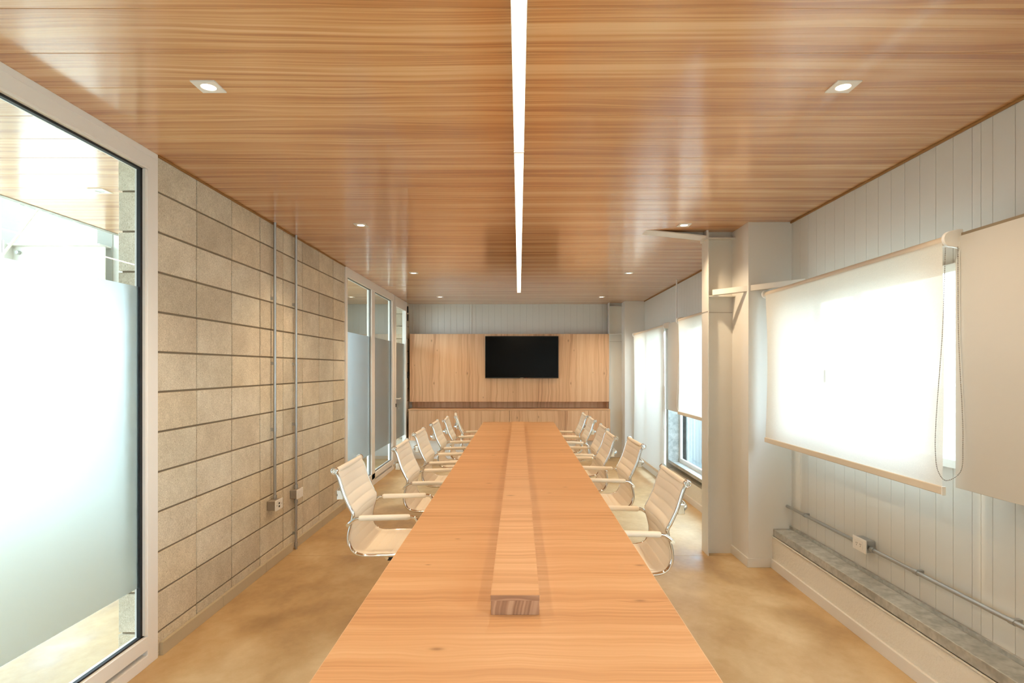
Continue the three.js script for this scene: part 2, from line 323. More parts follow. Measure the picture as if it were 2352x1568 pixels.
/* steel columns */
function hColumn(D, label, withRafter) {
  const g = thing('steel_column', label, 'column', [1.571, 0, -(D + 0.075)]);
  const H = CEIL, hw = 0.118;
  part(g, 'flange', lb(0.007, H, 0.15, -hw, H / 2, 0, 0.001), M.steelPaint);
  part(g, 'flange', lb(0.007, H, 0.15, hw, H / 2, 0, 0.001), M.steelPaint);
  part(g, 'web', lb(hw * 2 - 0.008, H, 0.008, 0, H / 2, 0), M.steelPaint);
  part(g, 'stiffener', lb(hw * 2 - 0.008, 0.008, 0.14, 0, 1.995, 0), M.steelPaint);
  part(g, 'stiffener', lb(hw * 2 - 0.008, 0.008, 0.14, 0, 2.44, 0), M.steelPaint);
  part(g, 'splice_seam', merge([lb(hw * 2 + 0.004, 0.003, 0.004, 0, 1.875, 0.006), lb(0.003, 0.004, 0.15, -hw - 0.004, 1.878, 0)]), M.boxGrey);
  if (withRafter) {
    const slope = Math.atan2(0.052, 0.5), L = 0.50;
    const f = lb(L, 0.008, 0.15, -L / 2, 0, 0, 0.001); f.rotateZ(-slope); f.translate(-hw, CEIL - 0.046, 0);
    part(g, 'rafter_flange', f, M.steelPaint);
    const sh = new THREE.Shape([[0, 0], [-0.45, 0.044], [0, 0.044]].map((p) => new THREE.Vector2(...p)));
    const e = new THREE.ExtrudeGeometry(sh, { depth: 0.008, bevelEnabled: false }); e.translate(-hw, CEIL - 0.044, -0.004); part(g, 'rafter_web', e, M.steelPaint);
    part(g, 'end_plate', lb(0.012, 0.07, 0.16, -hw - 0.009, CEIL - 0.036, 0, 0.001), M.steelPaint);
    part(g, 'bolt', cyl(0.008, 0.008, 0.022, 'y', 8).translate(-0.07, 2.008, 0.052), M.steelPaint);
  }
  return g;
}
hColumn(4.486, 'white steel column standing free before the boxed pilaster', true);
hColumn(9.40, 'white steel column at the far corner beside wood cabinet', false);
{ // knee brace from the column to the wall
  const a = new THREE.Vector3(1.50, 2.012, -4.50), b = new THREE.Vector3(1.935, 2.012, -3.93), L = a.distanceTo(b);
  const g = thing('wall_brace', 'white angle-iron brace running from steel column to the wall above blind', 'brace', [(a.x + b.x) / 2, 2.0, (a.z + b.z) / 2], Math.atan2(-(b.z - a.z), b.x - a.x));
  part(g, 'upright_leg', lb(L, 0.042, 0.004, 0, 0.021, 0.018, 0.001), M.steelPaint);
  part(g, 'flat_leg', lb(L, 0.004, 0.040, 0, 0.002, 0, 0.001), M.steelPaint);
  part(g, 'bolt', cyl(0.007, 0.007, 0.02, 'y', 8).translate(L / 2 - 0.05, 0.012, 0), M.bead);
}

/* ------------------------------------------------------------------ windows */
function windowUnit(name, W, label, mullions, frameMat, a = 1.825) {
  const g = structure(name, label, 'window');
  const { d0, d1, y0, y1 } = W, b = XR + 0.075, t = 0.006;
  part(g, 'lining', merge([bx(a, b, y0 - t, y0, d0, d1), bx(a, b, y1, y1 + t, d0, d1), bx(a, b, y0, y1, d0 - t, d0), bx(a, b, y0, y1, d1, d1 + t)]), frameMat);
  part(g, 'lip', merge([bx(a, a + 0.004, y0, y0 + 0.03, d0, d1), bx(a, a + 0.004, y1 - 0.03, y1, d0, d1), bx(a, a + 0.004, y0, y1, d0, d0 + 0.02), bx(a, a + 0.004, y0, y1, d1 - 0.02, d1)]), frameMat);
  const x = name === 'window_2' ? 1.935 : a + 0.010, f = name === 'window_1' ? 0.028 : 0.045, xs = [d0, ...mullions, d1];
  for (let i = 0; i + 1 < xs.length; i++) {
    const s = xs[i], e = xs[i + 1], off = (i % 2) * 0.03;
    const sash = part(g, 'sash', merge([bx(x + off, x + 0.028 + off, y0, y0 + f, s, e), bx(x + off, x + 0.028 + off, y1 - f, y1, s, e), bx(x + off, x + 0.028 + off, y0 + f, y1 - f, s, s + f), bx(x + off, x + 0.028 + off, y0 + f, y1 - f, e - f, e)]), M.alu);
    part(sash, 'pane', metreUV(new THREE.PlaneGeometry(e - s - 2 * f, y1 - y0 - 2 * f).rotateY(-Math.PI / 2).translate(x + 0.014 + off, (y0 + y1) / 2, -(s + e) / 2)), M.glass);
  }
  return g;
}
const w1 = windowUnit('window_1', WIN1, 'sliding aluminium window glowing behind large roller blind', [3.40], M.paint, 1.93);
part(w1, 'latch', merge([bx(1.757, 1.772, 1.355, 1.435, 3.350, 3.363, 0.003), bx(1.770, 1.942, 1.39, 1.40, 3.352, 3.361)]), M.dark);
windowUnit('window_2', WIN2, 'deep galvanized steel window below the half-open blind', [5.9], M.galv);
windowUnit('window_4', WIN4, 'sliding window without blind behind the viewer', [-0.7], M.paint, 1.963);
windowUnit('window_3', WIN3, 'tall window behind the long floor-length blind', [8.1], M.paint);

/* boards fixed over part of the windows */
{
  const b = thing('wall_board', 'large blank white board beside bead chain of the large blind', 'board', [1.811, 0, -1.0]);
  part(b, 'panel', lb(0.018, 1.033, 1.50, 0, 1.4635, -0.665, 0.002), M.board);
  part(b, 'backing_strip', merge([lb(0.14, 0.02, 1.48, 0.085, 1.965, -0.665), lb(0.14, 0.02, 1.48, 0.085, 0.965, -0.665)]), M.galv);
  part(b, 'top_packing', lb(0.016, 0.012, 1.48, 0.004, 1.986, -0.665), M.mortar);
  const c = thing('wall_board', 'narrow blank white board between the long and half-open blinds', 'board', [1.811, 0, -6.815]);
  part(c, 'panel', lb(0.018, 1.04, 0.76, 0, 1.46, 0, 0.002), M.board);
  part(c, 'backing_strip', lb(0.10, 0.02, 0.74, 0.06, 1.96, 0), M.galv);
}

/* roller blinds */
function blind(label, D0, D1, y0, y1, opts) {
  const x = 1.752, g = thing('roller_blind', label, 'blind', [x, 0, -(D0 + D1) / 2]);
  const W = D1 - D0, H = y1 - y0, zc = (D0 + D1) / 2;
  const f = new THREE.PlaneGeometry(W - 0.03, H, 48, 40).rotateY(-Math.PI / 2), p = f.attributes.position;
  for (let i = 0; i < p.count; i++) {
    const s = p.getZ(i) / (W / 2), t = p.getY(i) / H + 0.5, bow = Math.sin(Math.PI * t);
    p.setZ(i, p.getZ(i) * (1 - opts.waist * bow)); p.setX(i, 0.010 * s * s * bow + 0.003 * Math.sin(s * 7 + t * 2) * bow * opts.wave);
    p.setY(i, p.getY(i) + (y0 + y1) / 2);
  }
  f.computeVertexNormals();
  part(g, 'fabric', metreUV(f), M.blind);
  part(g, 'roller_tube', cyl(0.021, 0.021, W, 'z', 24).translate(0.020, y1 + 0.004, 0), M.blindBar);
  part(g, 'bottom_bar', lb(0.014, 0.034, W - 0.02, 0, y0 - 0.012, 0, 0.004), M.blindBar);
  part(g, 'bar_end', lb(0.016, 0.036, 0.006, 0, y0 - 0.012, W / 2 - 0.008, 0.001), M.plate);
  for (const s of [1, -1]) {
    const sh = new THREE.Shape(); sh.moveTo(0.062, -0.034); sh.lineTo(0.062, 0.044); sh.lineTo(0.045, 0.044); sh.lineTo(0.005, 0.034); sh.absarc(0.016, 0.006, 0.030, Math.PI * 0.62, Math.PI * 1.55, false); sh.lineTo(0.03, -0.026); sh.closePath();
    const e = new THREE.ExtrudeGeometry(sh, { depth: 0.012, bevelEnabled: true, bevelSize: 0.002, bevelThickness: 0.002, bevelSegments: 1 });
    e.translate(0, y1, s > 0 ? W / 2 + 0.002 : -W / 2 - 0.016); part(g, 'bracket', e, M.plate);
  }
  if (opts.chain) {
    const [za, zb, zw, yb] = opts.chain, pts = [];
    pts.push([0.0, y1 - 0.03, za], [-0.002, y1 - (y1 - yb) * 0.35, za - 0.012], [-0.006, yb + 0.12, za - 0.05]);
    pts.push([-0.008, yb + 0.03, za - 0.03], [-0.006, yb, (za + zb) / 2], [0.018, yb + 0.04, zb + 0.035], [0.03, yb + 0.16, zb + 0.035], [0.036, y1 - (y1 - yb) * 0.4, zb + 0.004], [0.036, y1 - 0.03, zb]);
    const curve = new THREE.CatmullRomCurve3(pts.map((q) => new THREE.Vector3(...q))), n = opts.beads;
    const geos = []; for (let i = 0; i <= n; i++) { const q = curve.getPointAt(i / n); geos.push(new THREE.IcosahedronGeometry(0.0023, 1).translate(q.x, q.y, q.z)); }
    geos.push(flat(new THREE.TubeGeometry(curve, 160, 0.0007, 5)));
    part(g, opts.beads > 50 ? 'bead_chain' : 'pull_cord', merge(geos), opts.cord ?? M.bead);
  }
  return g;
}
blind('wide white roller blind with bead chain, hanging beside the steel column', 2.405, 4.17, 0.945, 1.962, { waist: 0.008, wave: 1, chain: [0.885, 0.905, 0, 0.98], beads: 260 });
blind('half-open white roller blind above galvanized window', 4.72, 6.45, 0.965, 1.962, { waist: 0.006, wave: 0.6 });
blind('long white roller blind reaching nearly to floor', 7.06, 8.95, 0.155, 1.950, { waist: 0.004, wave: 1.6, chain: [0.955, 0.965, 0, 0.7], beads: 150 });
{
  const c = new THREE.CatmullRomCurve3([[1.79, 1.95, -6.49], [1.79, 1.7, -6.50], [1.785, 1.3, -6.56], [1.785, 1.02, -6.60], [1.78, 0.965, -6.53], [1.775, 0.96, -6.46]].map((p) => new THREE.Vector3(...p)));
  solo('pull_cord', new THREE.TubeGeometry(c, 60, 0.0035, 8), M.plate, 'white pull cord hanging at the edge of half-open blind', 'cord');
}
solo('wall_pipe', cyl(0.008, 0.008, 0.56, 'y', 10).translate(1.876, 2.22, -6.96), M.plate, 'thin white vertical pipe above narrow white board', 'pipe');

/* ------------------------------------------------------------------ conduits and sockets */
function conduitV(label, x, D, y0, y1, clips) {
  const g = thing('conduit', label, 'conduit', [x, y0, -D]);
  part(g, 'pipe', cyl(0.0105, 0.0105, y1 - y0, 'y', 18).translate(0, (y1 - y0) / 2, 0), M.conduit);
  for (const c of clips) part(g, 'clip', merge([cyl(0.0125, 0.0125, 0.022, 'y', 18).translate(0, c - y0, 0), lb(0.02, 0.022, 0.016, XL - x + 0.009, c - y0, 0)]), M.conduit);
  return g;
}
const cv1 = conduitV('steel conduit dropping from ceiling to white socket box on block wall', XL + 0.026, 4.256, 0.49, CEIL, [1.949, 1.476, 0.995]);
part(cv1, 'collar', cyl(0.015, 0.015, 0.03, 'y', 16).translate(0, 0.012, 0), M.conduit);
const cv2 = conduitV('steel conduit running from ceiling through switch box to floor', XL + 0.026, 4.66, 0.0, CEIL, [1.947, 1.473, 0.996, 0.13]);
for (const y of [0.50, 0.385, 0.04]) part(cv2, 'collar', cyl(0.015, 0.015, 0.03, 'y', 16).translate(0, y, 0), M.conduit);
function wallBox(name, label, category, pos, turn, depth, detail) {
  const g = thing(name, label, category, pos, turn);          // local: plate faces +x
  const b = part(g, 'back_box', lb(depth, 0.066, 0.112, -depth / 2 - 0.006, 0, 0, 0.003), M.boxGrey);
  part(b, 'knockout', cyl(0.014, 0.014, 0.002, 'z', 20).translate(-depth / 2 - 0.006, 0, 0.0565), M.boxGrey);
  const p = part(g, 'cover_plate', lb(0.008, 0.075, 0.128, -0.002, 0, 0, 0.003), M.plate);
  detail(g, p); return g;
}
wallBox('socket_box', 'white socket box with two black ports on block wall', 'socket', [XL + 0.066, 0.455, -4.235], 0, 0.058, (g) => {
  for (const y of [0.010, -0.012]) part(g, 'port', lb(0.002, 0.012, 0.016, 0.003, y, 0.004), M.dark);
  for (const z of [-0.04, 0.045]) part(g, 'screw', cyl(0.003, 0.003, 0.002, 'x', 10).translate(0.003, 0, z), M.boxGrey);
});
wallBox('switch_box', 'white switch box on the block wall conduit', 'switch', [XL + 0.060, 0.447, -4.655], 0, 0.052, (g) => { part(g, 'rocker', lb(0.004, 0.045, 0.06, 0.003, 0, 0, 0.0015), M.plate); });
wallBox('socket_box', 'white double socket box on the conduit below large blind', 'socket', [1.917, 0.449, -3.294], Math.PI, 0.05, (g) => {
  part(g, 'insert', lb(0.003, 0.045, 0.07, 0.003, 0, 0, 0.001), M.plate);
  for (const z of [-0.018, 0.018]) for (const [dz, dy] of [[-0.005, 0.004], [0.005, 0.004], [0, -0.007]]) part(g, 'slot', lb(0.001, 0.006, 0.002, 0.0048, dy, z + dz), M.dark);
}).traverse((m) => { if (m.name === 'back_box' || m.name === 'knockout') m.material = M.conduit; });
{
  const g = thing('conduit', 'steel conduit running along panelled wall under the large blind', 'conduit', [1.943, 0.442, 0]);
  part(g, 'pipe', cyl(0.0105, 0.0105, 3.228 + 1.55, 'z', 18).translate(0, 0, -(3.228 - 1.55) / 2), M.conduit);
  part(g, 'pipe', cyl(0.0105, 0.0105, 4.236 - 3.36, 'z', 18).translate(0, 0, -(4.236 + 3.36) / 2), M.conduit);
  for (const d of [3.212, 3.376]) part(g, 'collar', cyl(0.0145, 0.0145, 0.03, 'z', 16).translate(0, 0, -d), M.conduit);
  for (const d of [1.2, 2.30, 2.86, 3.98]) part(g, 'clip', merge([cyl(0.013, 0.013, 0.026, 'z', 18).translate(0, 0, -d), lb(0.034, 0.014, 0.02, 0.014, 0.004, -d)]), M.conduit);
}

/* ------------------------------------------------------------------ glazed partitions */
function bar(p, name, x0, x1, y0, y1, d0, d1, m = M.alu, r = 0.0015) { return part(p, name, bx(x0, x1, y0, y1, d0, d1, r), m); }
function pane(p, d0, d1, y0, y1, x) {
  const g = part(p, 'pane', metreUV(new THREE.PlaneGeometry(d1 - d0, y1 - y0).rotateY(Math.PI / 2).translate(x, (y0 + y1) / 2, -(d0 + d1) / 2)), M.glass);
  part(g, 'frosted_film', bx(x + 0.001, x + 0.003, 0.389, 1.829, d0, d1), M.film);
  return g;
}
{
  const g = thing('glass_partition', 'large frosted glass partition in white frame beside block wall', 'partition', [0, 0, 0]);
  const a = XL - 0.055, b = XL + 0.008;
  bar(g, 'post', a, b, 0, CEIL, 2.828, 2.908); bar(g, 'post', a, b, 0, CEIL, 0.62, 0.70);
  bar(g, 'mullion', a, b, 0.142, CEIL - 0.1, 1.36, 1.42);
  bar(g, 'header', a, b + 0.001, CEIL - 0.098, CEIL, 0.70, 2.828);
  part(g, 'header_bead', merge([bx(b, b + 0.003, CEIL - 0.030, CEIL - 0.028, 0.70, 2.9), bx(b, b + 0.003, CEIL - 0.088, CEIL - 0.08, 0.70, 2.84)]), M.alu);
  bar(g, 'sill', a, b + 0.002, 0, 0.052, 0.70, 2.828);
  bar(g, 'sill_web', a, a + 0.006, 0.05, 0.078, 0.70, 2.828, M.alu, 0);
  bar(g, 'bottom_rail', a, b, 0.076, 0.142, 0.70, 2.828);
  part(g, 'glazing_bead', merge([bx(XL - 0.02, XL + 0.004, 0.15, CEIL - 0.1, 2.815, 2.828)]), M.alu);
  const x = XL - 0.022;
  for (const [s, e] of [[1.42, 2.828], [0.70, 1.36]]) {
    part(g, 'gasket', merge([bx(x - 0.006, x + 0.012, 0.142, 0.150, s, e), bx(x - 0.006, x + 0.012, CEIL - 0.108, CEIL - 0.098, s, e), bx(x - 0.006, x + 0.012, 0.142, CEIL - 0.098, e - 0.028, e - 0.012), bx(x - 0.006, x + 0.012, 0.142, CEIL - 0.098, s, s + 0.01)]), M.gasket);
    pane(g, s + 0.008, e - 0.02, 0.148, CEIL - 0.102, x);
  }
}
{
  const g = thing('glass_partition', 'two-pane frosted glass partition in white frame next to glass door', 'partition', [0, 0, 0]);
  const a = XL - 0.055, b = XL + 0.008, x = XL - 0.022;
  bar(g, 'post', a, b, 0, CEIL, 6.055, 6.13); bar(g, 'post', a, b, 0, CEIL, 8.29, 8.435);
  bar(g, 'mullion', a, b, 0.05, CEIL - 0.1, 7.14, 7.29);
  bar(g, 'header', a, b + 0.001, CEIL - 0.098, CEIL, 6.13, 8.29);
  bar(g, 'sill', a, b + 0.002, 0, 0.052, 6.13, 8.29);
  bar(g, 'sill_web', a, a + 0.006, 0.05, 0.078, 6.13, 8.29, M.alu, 0);
  bar(g, 'bottom_rail', a, b, 0.076, 0.142, 6.13, 8.29);
  for (const [s, e] of [[6.13, 7.14], [7.29, 8.29]]) {
    part(g, 'gasket', merge([bx(x - 0.006, x + 0.012, 0.142, 0.150, s, e), bx(x - 0.006, x + 0.012, CEIL - 0.106, CEIL - 0.098, s, e), bx(x - 0.006, x + 0.012, 0.142, CEIL - 0.098, e - 0.01, e), bx(x - 0.006, x + 0.012, 0.142, CEIL - 0.098, s, s + 0.008)]), M.sealant);
    pane(g, s + 0.006, e - 0.006, 0.148, CEIL - 0.102, x);
  }
}
{ // glass door
  const g = structure('door_1', 'frosted glass door in white frame with lever handle and keys', 'door');
  const a = XL - 0.050, b = XL + 0.010, x = XL - 0.02, s = 8.46, e = 9.37;
  bar(g, 'jamb', a, b - 0.006, 0, CEIL, 8.435, 8.455, M.boxGrey);
  bar(g, 'stile', a, b, 0.01, CEIL - 0.004, s, s + 0.085); bar(g, 'stile', a, b, 0.01, CEIL - 0.004, e - 0.085, e);
  bar(g, 'top_rail', a, b, CEIL - 0.15, CEIL - 0.004, s + 0.085, e - 0.085); bar(g, 'bottom_rail', a, b, 0.01, 0.17, s + 0.085, e - 0.085);
  bar(g, 'door_post', a, b - 0.004, 0, CEIL, e + 0.004, 9.40);
  pane(g, s + 0.083, e - 0.083, 0.168, CEIL - 0.148, x);
  const h = part(g, 'handle', merge([cyl(0.008, 0.008, 0.05, 'x', 12).translate(b + 0.025, 1.0, -(s + 0.045)), lb(0.014, 0.018, 0.13, b + 0.05, 1.0, -(s + 0.10), 0.004)]), M.plate);
  part(h, 'rose', cyl(0.02, 0.02, 0.006, 'x', 16).translate(b + 0.003, 1.0, -(s + 0.045)), M.plate);
  part(g, 'lock_cylinder', lb(0.008, 0.05, 0.026, b + 0.004, 0.905, -(s + 0.042), 0.003), M.black);
  for (const y of [2.385, 2.255, 1.335]) part(g, 'hinge', cyl(0.011, 0.011, 0.105, 'y', 10).translate(b + 0.008, y, -9.382), M.black);
  const k = thing('key_ring', 'bunch of small keys hanging from glass door lock', 'keys', [b + 0.012, 0.90, -(s + 0.042)]);
  part(k, 'key', merge([lb(0.03, 0.006, 0.002, 0.006, 0, 0), cyl(0.011, 0.011, 0.002, 'z', 14).translate(0.026, 0, 0)]), M.conduit);
  part(k, 'ring', new THREE.TorusGeometry(0.012, 0.0012, 6, 18).translate(0.032, -0.012, 0), M.conduit);
  part(k, 'key', merge([cyl(0.010, 0.010, 0.002, 'z', 14).translate(0.034, -0.034, 0.003), lb(0.006, 0.03, 0.002, 0.034, -0.055, 0.003)]), M.conduit);
}

/* ------------------------------------------------------------------ hall beyond the glass */
{
  const r = structure('ceiling_hall_roof', 'white sloping metal roof canopy over hall behind the glass', 'roof');
  const x0 = -3.21, x1 = -6.5;
  for (let d0 = DN; d0 < DB; d0 += 1.15) { const g = bx(x1, x0, 0, 0.04, d0, Math.min(DB, d0 + 1.14)); g.translate(-x0, 0, 0); g.rotateZ(-0.16); g.translate(x0, 3.15, 0); part(r, 'roof_sheet', g, M.roof); }
  for (const x of [-3.75, -4.6, -5.5, -6.3]) part(r, 'purlin', bx(x - 0.03, x + 0.03, 3.0 + (-x - 3.21) * 0.16, 3.14 + (-x - 3.21) * 0.16, DN, DB), M.galv);
  part(r, 'roof_upstand', bx(-3.215, -3.205, CEIL, 3.16, DN, DB), M.roof);
  const b = thing('steel_beam', 'white steel roof beam with bolted end seen through the glass', 'beam', [-3.87, 2.30, -4.92]);
  part(b, 'flange', lb(0.78, 0.012, 0.14, 0, 0.17, 0), M.steelPaint); part(b, 'flange', lb(0.78, 0.012, 0.14, 0, -0.17, 0), M.steelPaint); part(b, 'web', lb(0.78, 0.33, 0.01, 0, 0, 0), M.steelPaint);
  part(b, 'end_plate', lb(0.015, 0.40, 0.18, -0.39, 0, 0), M.steelPaint);
  for (const y of [0.11, -0.11]) part(b, 'bolt', cyl(0.016, 0.016, 0.03, 'z', 8).translate(-0.33, y, 0.02), M.galv);
  const c = thing('hall_column', 'white steel hall column carrying the roof beam behind the glass', 'column', [-4.38, 0, -4.92]);
  part(c, 'flange', lb(0.012, 3.2, 0.18, -0.1, 1.6, 0), M.steelPaint); part(c, 'flange', lb(0.012, 3.2, 0.18, 0.1, 1.6, 0), M.steelPaint); part(c, 'web', lb(0.188, 3.2, 0.01, 0, 1.6, 0), M.steelPaint);
  solo('tie_rod', tube([[-3.215, 2.56, -3.95], [-3.75, 2.2, -4.2]], 0.009, 4, 8), M.plate, 'thin white tie rod hanging from hall ceiling edge', 'rod');
  const ws = structure('wall_hall', 'pale panelled wall closing the far part of hall', 'wall');
  part(ws, 'cross_panel', bx(-3.47, -3.165, 0, 3.15, 5.0, 5.06), M.panel); part(ws, 'edge_strip', bx(-3.60, -3.47, 0, 3.15, 4.99, 5.07), M.panelGap);
  part(ws, 'side_panel', bx(-3.22, -3.165, 0, CEIL, DN, 1.6), M.panel); part(ws, 'side_panel', bx(-3.22, -3.165, 0, CEIL, 5.06, 5.7), M.panel); part(ws, 'side_panel', bx(-3.22, -3.165, 0, CEIL, 8.6, DB), M.panel);
  part(ws, 'end_panel', bx(-3.165, -2.9, 0, CEIL, 5.6, 5.65), M.plaster);
}
/* ------------------------------------------------------------------ outside on the window side */
{
  solo('ground', bx(-40, 40, -0.3, -0.13, -30, 50), M.ground, 'pale paved ground outside the building', 'ground', undefined, 'structure');
  const w = structure('wall_neighbour', 'low white ribbed metal fence wall outside the windows');
  for (let d = 4.6; d < 16; d += 0.16) part(w, 'sheet_rib', bx(2.75, 2.77, -0.13, 1.1, d + 0.004, d + 0.156, 0.002), M.fence);
  part(w, 'core', bx(2.773, 2.83, -0.13, 1.1, 4.6, 16), M.panelGap);
}

/* ------------------------------------------------------------------ conference table */
const TX = -0.006, TW = 0.4525, TD0 = 1.06, TD1 = 7.55, TH = 0.75;
{
  const t = thing('conference_table', 'long light oak conference table with a raised box down the middle', 'table', [TX, 0, -(TD0 + TD1) / 2]);
  const L = TD1 - TD0;
  part(t, 'tabletop', lb(TW * 2, 0.025, L, 0, TH - 0.0125, 0, 0.001), M.table);
  part(t, 'edge_band', merge([lb(0.0012, 0.024, L, TW + 0.0004, TH - 0.0125, 0), lb(0.0012, 0.024, L, -TW - 0.0004, TH - 0.0125, 0)]), M.edgeBand);
  for (const d of [1.7, 4.3, 6.9]) part(t, 'pedestal', lb(0.20, TH - 0.026, 0.42, 0, (TH - 0.026) / 2, (TD0 + TD1) / 2 - d, 0.003, 'xz'), M.oak);
  const z0 = (TD0 + TD1) / 2 - 1.631, z1 = (TD0 + TD1) / 2 - 6.98, zc = (z0 + z1) / 2, zl = z0 - z1;
  const box = part(t, 'cable_box', lb(0.1345, 0.040, zl - 0.002, -0.005, TH + 0.020, zc, 0.0008, 'z'), M.edge);
  part(box, 'lid', lb(0.1362, 0.0005, zl - 0.001, -0.005, TH + 0.0553, zc), M.table);
  part(box, 'lid_edge', lb(0.1364, 0.0147, zl, -0.005, TH + 0.0475, zc, 0.0006), M.edge);
}

/* ------------------------------------------------------------------ ribbed swivel chairs */
const CH = {};
{
  const prof = [[-0.306, 0.920], [-0.291, 0.890], [-0.262, 0.800], [-0.233, 0.738], [-0.217, 0.706], [-0.220, 0.680], [-0.230, 0.643], [-0.239, 0.598], [-0.237, 0.559], [-0.215, 0.518], [-0.176, 0.501], [-0.09, 0.499], [0.02, 0.502], [0.12, 0.505], [0.19, 0.500], [0.232, 0.478]];
  const curve = new THREE.CatmullRomCurve3(prof.map(([x, y]) => new THREE.Vector3(x, y, 0)), false, 'centripetal');
  const HW = 0.222;
  // quilted sheet
  const N = 260, K = 8, len = curve.getLength(), pos = [], idx = [], uv = [];
  const P = [], T = []; for (let i = 0; i <= N; i++) { P.push(curve.getPointAt(i / N)); T.push(curve.getTangentAt(i / N)); }
  const ring = (K + 1) * 2;
  for (let i = 0; i <= N; i++) {
    const s = i / N * len, nrm = new THREE.Vector3(T[i].y, -T[i].x, 0).multiplyScalar(-1);   // towards the sitter
    const ph = (s % 0.0475) / 0.0475, puff = 0.0060 * Math.pow(Math.max(0, Math.sin(Math.PI * ph)), 0.38), end = Math.min(1, Math.min(i, N - i) / 5);
    const back = Math.max(0, Math.min(1, (0.34 - s) / 0.2));
    for (let side = 0; side < 2; side++) for (let k = 0; k <= K; k++) {
      const q = side ? K - k : k, z = -HW + 2 * HW * q / K, c = Math.cos(Math.PI * 0.5 * (q / K * 2 - 1));
      const rim = Math.min(1, Math.min(q, K - q) / 1.2);
      const off = (side ? -1 : 1) * (0.004 + puff * rim * end) - c * (0.008 + 0.014 * back) + 0.004;
      pos.push(P[i].x + nrm.x * off, P[i].y + nrm.y * off, z); uv.push(z, s);
    }
  }
  for (let i = 0; i < N; i++) for (let k = 0; k < ring; k++) { const a = i * ring + k, b = i * ring + (k + 1) % ring, c = a + ring, d = b + ring; idx.push(a, b, c, b, d, c); }
  for (let k = 1; k < ring - 1; k++) { idx.push(0, k + 1, k); const o = N * ring; idx.push(o, o + k, o + k + 1); }
  const g = new THREE.BufferGeometry(); g.setAttribute('position', new THREE.Float32BufferAttribute(pos, 3)); g.setAttribute('uv', new THREE.Float32BufferAttribute(uv, 2)); g.setIndex(idx); g.computeVertexNormals();
  CH.sheet = g;
  CH.roll = cyl(0.0125, 0.0125, HW * 2, 'z', 20).translate(-0.308, 0.919, 0);
  CH.frame = [-1, 1].map((s) => {
    const f = [new THREE.TubeGeometry(curve, 110, 0.0085, 10)]; f[0].scale(1, 1, 1.25); f[0].translate(0, 0, s * (HW + 0.008));
    f.push(cyl(0.0185, 0.0185, 0.014, 'z', 24).translate(-0.309, 0.921, s * (HW + 0.007)), new THREE.TorusGeometry(0.0145, 0.004, 8, 24).translate(-0.309, 0.921, s * (HW + 0.0145)), cyl(0.006, 0.006, 0.004, 'z', 12).translate(-0.309, 0.921, s * (HW + 0.0155)));
    return merge(f);
  });
  CH.arm = [-1, 1].map((s) => {
    const z = s * (HW + 0.027);
    return merge([tube([[-0.240, 0.655, z], [-0.213, 0.678, z], [-0.178, 0.691, z], [-0.05, 0.693, z], [0.075, 0.697, z], [0.105, 0.684, z], [0.122, 0.64, z], [0.128, 0.56, z], [0.125, 0.505, z]], 0.0085, 60, 10), cyl(0.0095, 0.0095, 0.03, 'z', 14).translate(-0.236, 0.657, z - s * 0.006), cyl(0.009, 0.009, 0.03, 'z', 14).translate(0.125, 0.505, z - s * 0.012)]);
  });
  CH.pad = [-1, 1].map((s) => new THREE.CapsuleGeometry(0.0145, 0.232, 5, 14).rotateZ(Math.PI / 2 + 0.026).translate(-0.055, 0.6935, s * (HW + 0.027)));
  CH.brace = merge([tube([[-0.288, 0.80, -HW], [-0.318, 0.802, -HW * 0.7], [-0.322, 0.803, 0], [-0.318, 0.802, HW * 0.7], [-0.288, 0.80, HW]], 0.0125, 40, 10), lb(0.034, 0.05, 0.016, -0.283, 0.80, HW - 0.004, 0.004), lb(0.034, 0.05, 0.016, -0.283, 0.80, -HW + 0.004, 0.004)]);
  CH.bar = merge([cyl(0.009, 0.009, HW * 2, 'z', 12).translate(-0.05, 0.483, 0), cyl(0.009, 0.009, HW * 2, 'z', 12).translate(0.10, 0.487, 0)]);
  CH.mech = merge([lb(0.20, 0.045, 0.15, 0.02, 0.458, 0, 0.008), lb(0.05, 0.05, 0.26, -0.05, 0.462, 0, 0.01), cyl(0.016, 0.016, 0.05, 'x', 12).translate(0.14, 0.45, 0)]);
  CH.lift = merge([cyl(0.014, 0.014, 0.25, 'y', 16).translate(0, 0.34, 0)]);
  CH.lever = tube([[0.02, 0.455, 0.06], [0.02, 0.452, 0.16], [0.02, 0.447, 0.24]], 0.005, 12, 8);
  CH.sleeve = merge([cyl(0.025, 0.028, 0.22, 'y', 18).translate(0, 0.21, 0)]);
  const star = [cyl(0.036, 0.045, 0.06, 'y', 20).translate(0, 0.105, 0)];
  CH.casters = [];
  for (let k = 0; k < 5; k++) {
    const a = k * Math.PI * 2 / 5 + 0.31, c = Math.cos(a), s = Math.sin(a);
    star.push(tube([[0.02 * c, 0.108, 0.02 * s], [0.15 * c, 0.098, 0.15 * s], [0.285 * c, 0.072, 0.285 * s]], 0.0145, 12, 10));
    const w = [-1, 1].map((q) => cyl(0.026, 0.026, 0.016, 'z', 20).translate(0, 0.026, q * 0.012)), hood = new THREE.SphereGeometry(0.028, 16, 8, 0, Math.PI * 2, 0, Math.PI / 2).scale(1, 0.9, 0.75).translate(0, 0.03, 0), stem = cyl(0.006, 0.006, 0.04, 'y', 10).translate(0, 0.062, 0);
    const cg = merge([...w, hood, stem]); cg.rotateY(1.1 * k); cg.translate(0.285 * c, 0, 0.285 * s); CH.casters.push(cg);
  }
  CH.star = merge(star);
}
